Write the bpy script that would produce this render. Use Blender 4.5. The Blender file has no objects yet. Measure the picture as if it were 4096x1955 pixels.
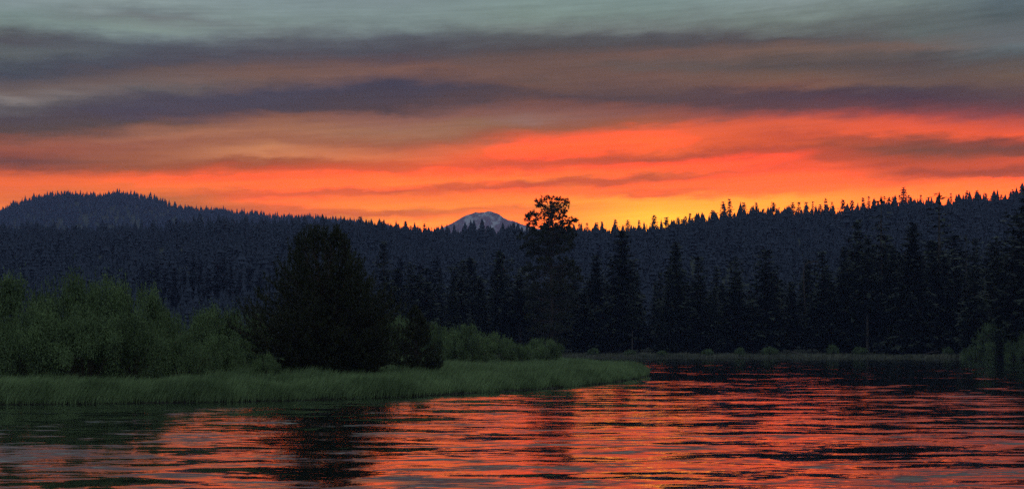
import bpy, math, random
import numpy as np
from mathutils import Vector, Matrix

# ------------------------------------------------------------------ camera
F = 5689.0                      # focal length in pixels of the 4096-wide photo
CX, HY = 2048.0, 1390.0         # optical column and horizon row
EYE = 3.0
sc = bpy.context.scene
cam_d = bpy.data.cameras.new("camera")
cam = bpy.data.objects.new("camera", cam_d)
sc.collection.objects.link(cam)
cam.location = (0, 0, EYE)
cam.rotation_euler = (math.radians(90), 0, 0)
cam_d.sensor_width = 36.0
cam_d.lens = 36.0 * F / 4096.0
cam_d.shift_y = (HY - 977.5) / 4096.0
cam_d.clip_start = 0.5
cam_d.clip_end = 60000.0
sc.camera = cam

# ------------------------------------------------------------------ exposure
sc.render.engine = 'CYCLES'
sc.view_settings.view_transform = 'Standard'
sc.view_settings.look = 'None'
sc.view_settings.exposure = 0.0
sc.view_settings.gamma = 1.0
sc.view_settings.use_curve_mapping = False
sc.cycles.max_bounces = 5
sc.cycles.diffuse_bounces = 1
sc.cycles.glossy_bounces = 2
sc.cycles.transmission_bounces = 2
sc.cycles.volume_bounces = 0
sc.cycles.transparent_max_bounces = 4
sc.cycles.use_denoising = False
sc.cycles.sample_clamp_indirect = 4.0

def lin(c):
    c = c / 255.0
    return c / 12.92 if c <= 0.04045 else ((c + 0.055) / 1.055) ** 2.4

# ------------------------------------------------------------------ sky
HAZE_D = 1.05e-4
HAZE_TOP = 425.0
HAZE_COL = (0.40, 0.52, 1.0)
INSC = 0.14                    # brightness of the lit air, used to keep the sky right behind it

# dusk sky colours by direction: bearing (as photo column) and height (photo row)
COLS = [
 (60, [(0,128,143,145),(60,120,138,136),(110,108,122,120),(140,88,92,96),(165,80,80,88),(190,88,94,98),(225,92,98,100),(270,72,78,88),(300,70,74,86),(340,92,84,88),(375,105,92,90),(402,128,120,118),(430,92,88,92),(480,80,72,80),(540,88,72,80),(580,150,85,78),(620,140,78,76),(650,112,72,78),(680,170,82,70),(710,235,100,60),(745,240,98,50),(790,225,105,70),(830,235,110,70)]),
 (572,[(0,135,150,150),(55,110,122,125),(75,112,118,120),(115,130,148,142),(150,112,125,128),(185,80,86,96),(250,72,72,84),(290,100,84,82),(330,110,94,92),(355,98,95,96),(375,80,76,86),(430,72,68,84),(490,84,72,82),(525,130,90,86),(550,165,108,95),(590,150,90,82),(640,160,95,80),(675,150,85,72),(695,215,95,62),(735,250,100,45),(775,225,108,72),(795,180,108,76)]),
 (1084,[(0,128,145,148),(80,125,142,140),(130,110,120,122),(170,88,92,100),(215,78,78,88),(270,108,84,80),(310,118,92,84),(335,95,80,82),(370,72,70,86),(430,72,66,78),(465,130,88,76),(520,165,110,95),(560,155,98,85),(585,190,125,100),(620,205,130,100),(640,150,80,66),(670,205,85,55),(700,250,95,40),(725,255,105,30),(755,250,100,30),(775,215,88,40),(805,250,105,35),(830,220,100,50)]),
 (1596,[(0,120,135,138),(60,125,142,142),(110,115,130,130),(150,88,94,102),(200,74,76,86),(240,88,74,80),(280,120,88,80),(310,92,74,78),(340,64,64,82),(400,74,66,74),(450,80,66,72),(480,140,95,85),(530,160,112,98),(570,155,95,80),(600,175,95,80),(625,215,115,85),(680,215,90,60),(700,255,100,35),(735,255,115,20),(770,205,90,40),(785,250,105,25),(835,255,125,15),(860,200,98,40),(885,255,140,25)]),
 (2108,[(0,125,145,142),(70,120,138,132),(110,112,122,120),(150,82,86,90),(190,78,74,78),(240,100,80,76),(290,108,84,78),(320,95,78,76),(345,110,82,74),(370,80,68,74),(400,112,78,74),(440,128,86,80),(480,140,105,96),(520,150,90,78),(550,230,95,72),(590,255,105,65),(625,255,98,50),(655,205,82,58),(690,250,90,35),(715,255,120,20),(735,190,80,40),(770,255,105,20),(800,255,125,10),(830,225,110,45),(870,255,120,15)]),
 (2620,[(0,120,140,138),(70,115,132,128),(120,105,112,112),(150,80,82,88),(180,78,76,80),(220,112,86,80),(265,95,84,82),(300,110,84,78),(350,98,78,76),(380,90,72,74),(410,82,68,74),(440,130,80,74),(490,155,88,76),(510,225,95,72),(560,255,105,65),(600,235,98,60),(635,180,78,55),(660,250,95,50),(690,255,105,30),(715,185,85,48),(745,250,100,25),(780,235,95,25),(800,255,150,15),(845,255,165,25),(870,255,185,50)]),
 (3132,[(0,130,145,145),(80,112,125,120),(130,95,100,100),(155,80,76,80),(190,112,90,82),(230,98,84,80),(265,84,76,76),(310,112,88,78),(345,120,84,74),(375,76,62,74),(430,92,66,72),(460,150,76,72),(490,215,92,72),(520,215,92,70),(545,195,80,66),(575,215,88,62),(595,180,74,58),(625,250,92,48),(670,235,85,45),(700,255,100,30),(755,250,100,20),(790,255,150,15),(820,255,155,20)]),
 (3644,[(0,115,130,128),(60,98,108,108),(120,90,100,100),(165,96,96,96),(190,112,94,88),(220,82,80,82),(270,84,76,78),(310,98,80,78),(335,105,84,78),(360,76,66,76),(395,76,60,74),(430,105,66,72),(460,155,72,72),(490,225,90,72),(530,235,92,66),(555,150,74,68),(600,120,74,72),(635,170,78,66),(670,200,85,60),(695,175,78,56),(715,230,90,45),(745,255,110,20),(780,255,125,15)]),
 (4036,[(0,90,105,112),(60,80,92,96),(100,92,100,104),(165,100,104,108),(190,98,108,112),(215,84,92,96),(250,88,84,84),(300,104,86,78),(340,96,78,76),(380,84,68,74),(425,100,68,74),(460,130,70,74),(500,205,85,76),(540,235,90,64),(565,150,72,68),(585,115,70,72),(615,140,74,70),(640,220,88,66),(660,200,84,66),(680,160,74,66),(705,180,80,56),(720,250,100,30),(760,255,115,20)]),
]
ROWS = np.arange(0, 961, 12.0)
prof = []
for px, st in COLS:
    ys = [s[0] for s in st]
    prof.append(np.array([[np.interp(y, ys, [s[k] for s in st]) for k in (1, 2, 3)] for y in ROWS]))

def morph(A, B, n):
    """align the bands of two neighbouring columns, return n blends between them"""
    N = len(ROWS); W = 14
    D = np.full((N, N), 1e9)
    for i in range(N):
        for j in range(max(0, i - W), min(N, i + W + 1)):
            D[i, j] = np.abs(A[i] - B[j]).sum() + 1.2 * abs(i - j)
    C = np.full((N, N), 1e9); C[0, 0] = D[0, 0]
    for i in range(N):
        for j in range(max(0, i - W), min(N, i + W + 1)):
            if i == j == 0: continue
            best = min(C[i-1, j] + 4 if i else 1e9, C[i, j-1] + 4 if j else 1e9, C[i-1, j-1] if i and j else 1e9)
            C[i, j] = D[i, j] + best
    i = j = N - 1; path = [(i, j)]
    while i or j:
        opts = []
        if i and j: opts.append((C[i-1, j-1], i-1, j-1))
        if i: opts.append((C[i-1, j] + 4, i-1, j))
        if j: opts.append((C[i, j-1] + 4, i, j-1))
        _, i, j = min(opts); path.append((i, j))
    path = np.array(path[::-1], float)
    out = []
    for k in range(1, n + 1):
        t = k / (n + 1)
        pos = path[:, 0] * (1 - t) + path[:, 1] * t
        col = A[path[:, 0].astype(int)] * (1 - t) + B[path[:, 1].astype(int)] * t
        out.append(np.stack([np.interp(np.arange(N), pos, col[:, c]) for c in range(3)], 1))
    return out

colpx, colpr = [], []
for i in range(len(COLS)):
    colpx.append(COLS[i][0]); colpr.append(prof[i])
    if i + 1 < len(COLS):
        for k, m in enumerate(morph(prof[i], prof[i+1], 2)):
            colpx.append(COLS[i][0] + (COLS[i+1][0] - COLS[i][0]) * (k + 1) / 3); colpr.append(m)

EL_MAX = 0.26
def compensate(rgb, el):
    path = min(5000.0, (HAZE_TOP - EYE) / max(math.sin(el), 1e-3))
    T = math.exp(-HAZE_D * path)
    return [max(0.004, (c - INSC * h * (1 - T)) / T) for c, h in zip(rgb, HAZE_COL)]

world = bpy.data.worlds.new("World")
sc.world = world
world.use_nodes = True
nt = world.node_tree
nt.nodes.clear()
N = nt.nodes.new
L = nt.links.new
def wmath(op, a, b=None, c=None, clamp=False):
    n = N("ShaderNodeMath"); n.operation = op; n.use_clamp = clamp
    for i, v in enumerate((a, b, c)):
        if v is None: continue
        if isinstance(v, (int, float)): n.inputs[i].default_value = v
        else: L(v, n.inputs[i])
    return n.outputs[0]
def wmix(f, a, b, blend='MIX'):
    n = N("ShaderNodeMix"); n.data_type = 'RGBA'; n.blend_type = blend
    for s, v in ((n.inputs[0], f), (n.inputs[6], a), (n.inputs[7], b)):
        if isinstance(v, (int, float)): s.default_value = v
        elif isinstance(v, tuple): s.default_value = (*v, 1)
        else: L(v, s)
    return n.outputs[2]
tc = N("ShaderNodeTexCoord"); sep = N("ShaderNodeSeparateXYZ")
L(tc.outputs['Generated'], sep.inputs[0])
az = wmath('ARCTAN2', sep.outputs[0], sep.outputs[1])
el = wmath('ARCSINE', sep.outputs[2])
def wnoise(sa, se, scale, detail, rough=0.55):
    cmb = N("ShaderNodeCombineXYZ")
    L(wmath('MULTIPLY', az, sa), cmb.inputs[0])
    L(wmath('ADD', wmath('MULTIPLY', el, se), wmath('MULTIPLY', az, -se * 0.05)), cmb.inputs[1])
    n = N("ShaderNodeTexNoise"); n.inputs['Scale'].default_value = scale
    n.inputs['Detail'].default_value = detail; n.inputs['Roughness'].default_value = rough
    L(cmb.outputs[0], n.inputs['Vector'])
    return wmath('SUBTRACT', n.outputs[0], 0.5)
wA = wnoise(7, 45, 1.0, 5, 0.6)
wB = wnoise(22, 110, 1.0, 4, 0.6)
wC = wnoise(16, 420, 1.0, 5, 0.6)
wD = wnoise(38, 130, 1.0, 6, 0.62)
elw = wmath('ADD', el, wmath('ADD', wmath('MULTIPLY', wA, 0.008), wmath('ADD', wmath('MULTIPLY', wB, 0.008), wmath('MULTIPLY', wD, 0.009))))
azw = wmath('ADD', az, wmath('MULTIPLY', wnoise(10, 60, 1.3, 3), 0.05))
ft = wmath('DIVIDE', elw, EL_MAX, clamp=True)
cur = None; prev_az = None
for px, pr in zip(colpx, colpr):
    a = math.atan((px - CX) / F)
    r = N("ShaderNodeValToRGB"); cr = r.color_ramp; cr.interpolation = 'LINEAR'
    idx = np.linspace(0, len(ROWS) - 1, 31).round().astype(int)[::-1]
    # 31 stops chosen where the profile bends most
    rows = list(range(len(ROWS)))
    keep = [0, len(ROWS) - 1]
    while len(keep) < 31:
        keep.sort()
        best = (-1, None)
        lin_ = np.stack([np.interp(rows, keep, pr[keep, c]) for c in range(3)], 1)
        err = np.abs(lin_ - pr).sum(1); err[keep] = -1
        keep.append(int(err.argmax()))
    keep = sorted(keep, reverse=True)
    st = []
    for i in keep:
        e = math.atan((HY - ROWS[i]) / F * math.cos(a))
        rgb = [lin(v) for v in pr[i]]
        if pr[i][0] > 244: rgb[0] *= 1 + 0.85 * min(1, (pr[i][0] - 244) / 8)      # burnt-out reds are brighter than the print shows
        if ROWS[i] > 640: rgb[1] *= 1 + 0.32 * min(1, (ROWS[i] - 640) / 120) * min(1, max(0, pr[i][0] - 215) / 30)
        if ROWS[i] > 480: rgb[2] *= 0.8
        st.append((e / EL_MAX, compensate(rgb, e)))
    while len(cr.elements) < len(st): cr.elements.new(0.5)
    for k, (p, c) in enumerate(st):
        cr.elements[k].position = p
    for k, (p, c) in enumerate(st):
        cr.elements[k].color = (*c, 1)
    L(ft, r.inputs[0])
    if cur is None: cur = r.outputs[0]
    else:
        mr = N("ShaderNodeMapRange"); mr.interpolation_type = 'LINEAR'
        L(azw, mr.inputs[0]); mr.inputs[1].default_value = prev_az; mr.inputs[2].default_value = a
        cur = wmix(mr.outputs[0], cur, r.outputs[0])
    prev_az = a
# fine wisps
wisp = wmath('ADD', 1.0, wmath('ADD', wmath('MULTIPLY', wB, 0.25), wmath('ADD', wmath('MULTIPLY', wC, 0.38), wmath('MULTIPLY', wD, 0.22))))
cmbw = N("ShaderNodeCombineColor")
for i in range(3): L(wisp, cmbw.inputs[i])
cur = wmix(1.0, cur, cmbw.outputs[0], 'MULTIPLY')
# the rest of the dusk sky: grey teal overhead, dull violet-grey low behind the camera
up = N("ShaderNodeValToRGB"); ur = up.color_ramp
L(wmath('DIVIDE', el, math.pi / 2, clamp=True), up.inputs[0])
ur.elements[0].position = 0; ur.elements[0].color = (0.095, 0.105, 0.145, 1)
ur.elements[1].position = 1; ur.elements[1].color = (0.45, 0.53, 0.60, 1)
for p, c in ((0.10, (0.12, 0.135, 0.185)), (0.3, (0.27, 0.33, 0.36))):
    e_ = ur.elements.new(p); e_.color = (*c, 1)
mr = N("ShaderNodeMapRange"); mr.interpolation_type = 'SMOOTHSTEP'
L(wmath('ABSOLUTE', az), mr.inputs[0]); mr.inputs[1].default_value = 0.42; mr.inputs[2].default_value = 1.5
cur = wmix(mr.outputs[0], cur, up.outputs[0])
mr = N("ShaderNodeMapRange"); mr.interpolation_type = 'SMOOTHSTEP'
L(el, mr.inputs[0]); mr.inputs[1].default_value = 0.245; mr.inputs[2].default_value = 0.42
cur = wmix(mr.outputs[0], cur, up.outputs[0])
nish = N("ShaderNodeTexSky"); nish.sky_type = 'NISHITA'; nish.sun_disc = False
SUN_AZ = math.atan((2500 - CX) / F)       # the afterglow is brightest here
SUN_EL = math.radians(1.0)
nish.sun_elevation = SUN_EL; nish.sun_rotation = SUN_AZ
bg1 = N("ShaderNodeBackground"); L(cur, bg1.inputs[0]); bg1.inputs[1].default_value = 1.0
bg2 = N("ShaderNodeBackground"); L(nish.outputs[0], bg2.inputs[0]); bg2.inputs[1].default_value = 0.002
add = N("ShaderNodeAddShader"); L(bg1.outputs[0], add.inputs[0]); L(bg2.outputs[0], add.inputs[1])
wo = N("ShaderNodeOutputWorld"); L(add.outputs[0], wo.inputs[0])
world.cycles.sampling_method = 'MANUAL'
world.cycles.sample_map_resolution = 1024

# the sun stands just behind the ridge: it reaches nothing but the far air
sun_d = bpy.data.lights.new("sun", 'SUN')
sun_d.energy = 0.3
sun_d.angle = math.radians(0.6)
sun_d.color = (1.0, 0.5, 0.2)
sun = bpy.data.objects.new("sun", sun_d)
sc.collection.objects.link(sun)
_e = SUN_EL
d = Vector((math.sin(SUN_AZ) * math.cos(_e), math.cos(SUN_AZ) * math.cos(_e), math.sin(_e)))
sun.rotation_euler = d.to_track_quat('Z', 'Y').to_euler()

# ------------------------------------------------------------------ helpers
rng = np.random.default_rng(7)
random.seed(7)

def mesh_tris(name, verts, tris, mat=None, smooth=False):
    me = bpy.data.meshes.new(name)
    verts = np.ascontiguousarray(verts, dtype=np.float32); tris = np.ascontiguousarray(tris, dtype=np.int32)
    me.vertices.add(len(verts)); me.vertices.foreach_set('co', verts.ravel())
    n, k = tris.shape
    me.loops.add(n * k); me.loops.foreach_set('vertex_index', tris.ravel())
    me.polygons.add(n)
    me.polygons.foreach_set('loop_start', np.arange(0, n * k, k, dtype=np.int32))
    if smooth: me.polygons.foreach_set('use_smooth', np.ones(n, dtype=bool))
    me.update(calc_edges=True); me.validate()
    if mat: me.materials.append(mat)
    return me

def link(name, data, parent=None, loc=None):
    o = bpy.data.objects.new(name, data)
    sc.collection.objects.link(o)
    if parent: o.parent = parent
    if loc is not None: o.location = loc
    return o

def tag(o, label=None, cat=None, group=None, kind=None):
    if label: o['label'] = label
    if cat: o['category'] = cat
    if group: o['group'] = group
    if kind: o['kind'] = kind
    return o

def place(proto, loc, rz=0.0, scale=(1, 1, 1), label=None, group=None, first=False):
    """copy a thing and its parts (or move the first one)"""
    if first: r = proto
    else:
        r = proto.copy(); sc.collection.objects.link(r)
        for ch in proto.children:
            c = ch.copy(); sc.collection.objects.link(c); c.parent = r
    r.location = loc; r.rotation_euler = (0, 0, rz); r.scale = scale
    if label: r['label'] = label
    if group: r['group'] = group
    elif 'group' in r: del r['group']
    return r

def at(px, Y, py=None):
    return ((px - CX) / F * Y, EYE - ((py if py is not None else HY) - HY) / F * Y)

def tube(points, radii, sides=6):
    """tapered tube along points -> verts, tris"""
    P = np.array(points, float); n = len(P)
    vs = []; ts = []
    for i in range(n):
        d = P[min(i+1, n-1)] - P[max(i-1, 0)]
        d /= (np.linalg.norm(d) + 1e-9)
        a = np.cross(d, [0, 0, 1.0]) if abs(d[2]) < 0.95 else np.cross(d, [1.0, 0, 0])
        a /= np.linalg.norm(a); b = np.cross(d, a)
        for s in range(sides):
            t = 2 * math.pi * s / sides
            vs.append(P[i] + radii[i] * (math.cos(t) * a + math.sin(t) * b))
    for i in range(n - 1):
        for s in range(sides):
            p, q = i * sides + s, i * sides + (s + 1) % sides
            ts += [(p, q, q + sides), (p, q + sides, p + sides)]
    return np.array(vs), np.array(ts, int)

class Geo:
    def __init__(s): s.v = []; s.t = []; s.n = 0
    def add(s, v, t):
        v = np.asarray(v, float); s.v.append(v); s.t.append(np.asarray(t, int) + s.n); s.n += len(v)
    def soup(s, T):
        """T: (n,3,3) independent triangles"""
        T = np.asarray(T, float); n = len(T)
        s.add(T.reshape(-1, 3), np.arange(n * 3).reshape(n, 3))
    def arrays(s): return np.concatenate(s.v), np.concatenate(s.t)
    def mesh(s, name, mat, smooth=False):
        v, t = s.arrays(); return mesh_tris(name, v, t, mat, smooth)

def unit(a):
    return a / (np.linalg.norm(a, axis=-1, keepdims=True) + 1e-9)

def blades(P, D, ln, wd):
    """slender leaf triangles rooted at P pointing along D"""
    n = len(P)
    side = unit(np.cross(D, rng.normal(size=(n, 3))))
    ln = np.broadcast_to(ln, (n,))[:, None]; wd = np.broadcast_to(wd, (n,))[:, None]
    return np.stack([P - side * wd * 0.5, P + side * wd * 0.5, P + D * ln], 1)

def leaf_quads(P, D, ln, wd, nrm=None):
    n = len(P)
    side = unit(np.cross(D, rng.normal(size=(n, 3)) if nrm is None else nrm + rng.normal(0, 0.45, (n, 3))))
    ln = np.broadcast_to(ln, (n,))[:, None]; wd = np.broadcast_to(wd, (n,))[:, None]
    a = P; b = P + D * ln * 0.45 + side * wd * 0.5; c = P + D * ln; d_ = P + D * ln * 0.45 - side * wd * 0.5
    return np.concatenate([np.stack([a, b, c], 1), np.stack([a, c, d_], 1)])

# ------------------------------------------------------------------ materials
def base_mat(name, rough=0.8):
    m = bpy.data.materials.new(name); m.use_nodes = True
    t = m.node_tree; b = t.nodes['Principled BSDF']
    b.inputs['Roughness'].default_value = rough
    b.inputs['Specular IOR Level'].default_value = 0.25
    return m, t, b

def foliage_mat(name, dark, light, scale=0.35, isl=True, trans=0.0, detail=3):
    m, t, b = base_mat(name, 0.75)
    n = t.nodes.new('ShaderNodeTexNoise'); n.inputs['Scale'].default_value = scale; n.inputs['Detail'].default_value = detail
    g = t.nodes.new('ShaderNodeNewGeometry')
    t.links.new(g.outputs['Position'], n.inputs['Vector'])
    mr = t.nodes.new('ShaderNodeMapRange'); mr.inputs[1].default_value = 0.33; mr.inputs[2].default_value = 0.67
    t.links.new(n.outputs[0], mr.inputs[0])
    fac = mr.outputs[0]
    oi = t.nodes.new('ShaderNodeObjectInfo')
    mm = t.nodes.new('ShaderNodeMath'); mm.operation = 'MULTIPLY_ADD'
    src = g.outputs['Random Per Island'] if isl else oi.outputs['Random']
    t.links.new(src, mm.inputs[0]); mm.inputs[1].default_value = 0.5
    m2 = t.nodes.new('ShaderNodeMath'); m2.operation = 'MULTIPLY'; m2.inputs[1].default_value = 0.55
    t.links.new(fac, m2.inputs[0]); t.links.new(m2.outputs[0], mm.inputs[2])
    mx = t.nodes.new('ShaderNodeMix'); mx.data_type = 'RGBA'
    t.links.new(mm.outputs[0], mx.inputs[0])
    mx.inputs[6].default_value = (*dark, 1); mx.inputs[7].default_value = (*light, 1)
    t.links.new(mx.outputs[2], b.inputs['Base Color'])
    if trans > 0:
        tr = t.nodes.new('ShaderNodeBsdfTranslucent'); t.links.new(mx.outputs[2], tr.inputs[0])
        ms = t.nodes.new('ShaderNodeMixShader'); ms.inputs[0].default_value = trans
        t.links.new(b.outputs[0], ms.inputs[1]); t.links.new(tr.outputs[0], ms.inputs[2])
        t.links.new(ms.outputs[0], t.nodes['Material Output'].inputs[0])
    return m

def noisy_mat(name, c1, c2, scale, rough=0.9, stretch=(1, 1, 1), bump=0.0, bscale=None):
    m, t, b = base_mat(name, rough)
    g = t.nodes.new('ShaderNodeNewGeometry'); mp = t.nodes.new('ShaderNodeMapping')
    mp.inputs['Scale'].default_value = stretch
    t.links.new(g.outputs['Position'], mp.inputs[0])
    n = t.nodes.new('ShaderNodeTexNoise'); n.inputs['Scale'].default_value = scale; n.inputs['Detail'].default_value = 6
    t.links.new(mp.outputs[0], n.inputs['Vector'])
    mr = t.nodes.new('ShaderNodeMapRange'); mr.inputs[1].default_value = 0.35; mr.inputs[2].default_value = 0.65
    t.links.new(n.outputs[0], mr.inputs[0])
    mx = t.nodes.new('ShaderNodeMix'); mx.data_type = 'RGBA'
    t.links.new(mr.outputs[0], mx.inputs[0])
    mx.inputs[6].default_value = (*c1, 1); mx.inputs[7].default_value = (*c2, 1)
    t.links.new(mx.outputs[2], b.inputs['Base Color'])
    if bump:
        bp = t.nodes.new('ShaderNodeBump'); bp.inputs['Distance'].default_value = bump
        t.links.new(n.outputs[0], bp.inputs['Height']); t.links.new(bp.outputs[0], b.inputs['Normal'])
    return m

M_bark = noisy_mat('conifer_bark', (0.045, 0.034, 0.028), (0.10, 0.075, 0.06), 6.0, stretch=(1, 1, 0.2), bump=0.03)
M_palebark = noisy_mat('pale_bark', (0.06, 0.052, 0.047), (0.12, 0.10, 0.088), 3.0, stretch=(1, 1, 0.2), bump=0.03)
M_twig = noisy_mat('willow_stem', (0.06, 0.05, 0.035), (0.12, 0.10, 0.07), 5.0)
M_needle = foliage_mat('fir_needles', (0.016, 0.022, 0.016), (0.050, 0.066, 0.042), 0.25, isl=False)
M_far_hazed = foliage_mat('far_needles_haze_tint', (0.040, 0.050, 0.074), (0.052, 0.064, 0.092), 0.03, isl=False)  # lightened and blued: distance haze painted into the needle colour
M_hill_hazed = foliage_mat('hill_needles_haze_tint', (0.050, 0.064, 0.105), (0.072, 0.092, 0.145), 0.03, isl=False)  # bluer still: part of the hill's haze is put into this colour
M_pine = foliage_mat('pine_needles', (0.016, 0.022, 0.012), (0.070, 0.080, 0.04), 0.9, trans=0.05)
M_willow = foliage_mat('willow_leaves', (0.03, 0.05, 0.024), (0.22, 0.32, 0.13), 0.55, trans=0.08)
M_grass = foliage_mat('bank_grass', (0.05, 0.085, 0.035), (0.26, 0.37, 0.16), 0.3, trans=0.08)
M_fargrass = foliage_mat('far_bank_grass', (0.045, 0.06, 0.04), (0.20, 0.20, 0.14), 0.10)
M_soil = noisy_mat('bank_soil', (0.020, 0.022, 0.015), (0.05, 0.05, 0.032), 1.5, bump=0.05)
M_floor = noisy_mat('forest_floor', (0.022, 0.028, 0.020), (0.05, 0.058, 0.040), 0.05)

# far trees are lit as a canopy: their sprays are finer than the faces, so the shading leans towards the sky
for m_ in (M_far_hazed, M_hill_hazed):
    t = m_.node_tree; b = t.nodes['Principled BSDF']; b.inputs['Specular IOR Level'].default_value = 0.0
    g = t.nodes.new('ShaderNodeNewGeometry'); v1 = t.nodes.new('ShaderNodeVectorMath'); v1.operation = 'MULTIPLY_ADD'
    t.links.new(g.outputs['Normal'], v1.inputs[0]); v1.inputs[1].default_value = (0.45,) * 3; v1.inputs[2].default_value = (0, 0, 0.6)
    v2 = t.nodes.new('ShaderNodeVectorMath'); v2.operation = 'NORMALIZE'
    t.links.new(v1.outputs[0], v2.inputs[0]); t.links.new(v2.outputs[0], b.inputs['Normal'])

# mountain: bare dark rock with old snow lying in the gullies
M_mount, t, b = base_mat('snowy_rock', 0.9)
g = t.nodes.new('ShaderNodeNewGeometry')
mp = t.nodes.new('ShaderNodeMapping'); mp.inputs['Scale'].default_value = (0.034, 0.010, 0.030)
mp.inputs['Rotation'].default_value = (0, 0.5, 0)
t.links.new(g.outputs['Position'], mp.inputs[0])
n1 = t.nodes.new('ShaderNodeTexNoise'); n1.inputs['Scale'].default_value = 1.0; n1.inputs['Detail'].default_value = 7; n1.inputs['Roughness'].default_value = 0.62
t.links.new(mp.outputs[0], n1.inputs['Vector'])
mr = t.nodes.new('ShaderNodeMapRange'); mr.inputs[1].default_value = 0.515; mr.inputs[2].default_value = 0.60
t.links.new(n1.outputs[0], mr.inputs[0])
mx = t.nodes.new('ShaderNodeMix'); mx.data_type = 'RGBA'
mx.inputs[6].default_value = (0.20, 0.13, 0.18, 1); mx.inputs[7].default_value = (0.46, 0.45, 0.50, 1)
t.links.new(mr.outputs[0], mx.inputs[0]); t.links.new(mx.outputs[2], b.inputs['Base Color'])

# river water
WAVE_MID, WAVE_BIG = 0.25, 0.19
M_water, t, b = base_mat('river_water', 0.05)
b.inputs['Base Color'].default_value = (0.008, 0.012, 0.011, 1)
b.inputs['IOR'].default_value = 2.2
b.inputs['Specular IOR Level'].default_value = 0.5
g = t.nodes.new('ShaderNodeNewGeometry')
def tn(scale, detail, rough=0.5, rot=0.0, dist=0.0):
    mp = t.nodes.new('ShaderNodeMapping'); mp.inputs['Scale'].default_value = (scale[0], scale[1], 1)
    mp.inputs['Rotation'].default_value = (0, 0, rot)
    t.links.new(g.outputs['Position'], mp.inputs[0])
    n = t.nodes.new('ShaderNodeTexNoise'); n.inputs['Scale'].default_value = 1.0
    n.inputs['Detail'].default_value = detail; n.inputs['Roughness'].default_value = rough
    n.inputs['Distortion'].default_value = dist
    t.links.new(mp.outputs[0], n.inputs['Vector'])
    return n.outputs[0]
def tm(op, a, b_, clamp=False):
    n = t.nodes.new('ShaderNodeMath'); n.operation = op; n.use_clamp = clamp
    for i, v in enumerate((a, b_)):
        if isinstance(v, (int, float)): n.inputs[i].default_value = v
        else: t.links.new(v, n.inputs[i])
    return n.outputs[0]
def tr(v, a, b_, c, d_):
    n = t.nodes.new('ShaderNodeMapRange'); n.interpolation_type = 'SMOOTHSTEP'
    t.links.new(v, n.inputs[0])
    for i, x in enumerate((a, b_, c, d_)): n.inputs[i + 1].default_value = x
    return n.outputs[0]
sxyz = t.nodes.new('ShaderNodeSeparateXYZ'); t.links.new(g.outputs['Position'], sxyz.inputs[0])
riffle = tr(sxyz.outputs[1], 50.0, 140.0, 0.15, -0.045)                   # livelier current on the near side of the river
patch = tr(tm('ADD', tn((0.10, 0.055), 6, 0.66, 0.3), riffle), 0.41, 0.54, 0.12, 1.0)      # calm and ruffled tongues of current
patch2 = tr(tn((0.28, 0.55), 5, 0.68, -0.1), 0.42, 0.56, 0.25, 1.0)
# ripples as true surface slopes, so they stay as steep far away as they are near by
def slope(scale, detail, rough, rot, dist, amp):
    tn(scale, detail, rough, rot, dist)
    n = t.nodes[-1]
    v = t.nodes.new('ShaderNodeVectorMath'); v.operation = 'SUBTRACT'
    t.links.new(n.outputs['Color'], v.inputs[0]); v.inputs[1].default_value = (0.5, 0.565, 0.5)      # added tilt of the ripples towards the camera, to reflect more sky glow
    w = t.nodes.new('ShaderNodeVectorMath'); w.operation = 'MULTIPLY'
    t.links.new(v.outputs[0], w.inputs[0]); w.inputs[1].default_value = (amp * 0.45, amp, 0)
    return w.outputs[0]
def vadd(a, b_):
    n = t.nodes.new('ShaderNodeVectorMath'); n.operation = 'ADD'
    t.links.new(a, n.inputs[0])
    if isinstance(b_, tuple): n.inputs[1].default_value = b_
    else: t.links.new(b_, n.inputs[1])
    return n.outputs[0]
def vscale(a, f):
    n = t.nodes.new('ShaderNodeVectorMath'); n.operation = 'SCALE'
    t.links.new(a, n.inputs[0]); t.links.new(f, n.inputs['Scale'])
    return n.outputs[0]
mid = slope((0.8, 2.3), 5, 0.66, -0.08, 0.5, WAVE_MID)
big = slope((0.20, 0.50), 2, 0.5, 0.1, 0.5, WAVE_BIG)
sl = vadd(vscale(mid, tm('MULTIPLY', patch, patch2)), vscale(big, patch))
nn = t.nodes.new('ShaderNodeVectorMath'); nn.operation = 'NORMALIZE'
t.links.new(vadd(sl, (0, 0, 1)), nn.inputs[0]); t.links.new(nn.outputs[0], b.inputs['Normal'])

# ------------------------------------------------------------------ land
LAND = np.array([(-900, 40), (-120, 60), (-60, 69), (-27, 75), (-17, 77.5), (-12, 81), (-6.2, 86.6), (-2, 95), (2.2, 103), (5.5, 112), (8.5, 122),
        (12.4, 140), (15.0, 155), (15.9, 171), (14.9, 200), (13, 240), (9, 290), (7, 330), (12, 385), (25, 402), (60, 405), (95, 395),
        (126, 350), (160, 322), (400, 250), (1200, 150), (1200, 3000), (-900, 3000)], float)

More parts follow.
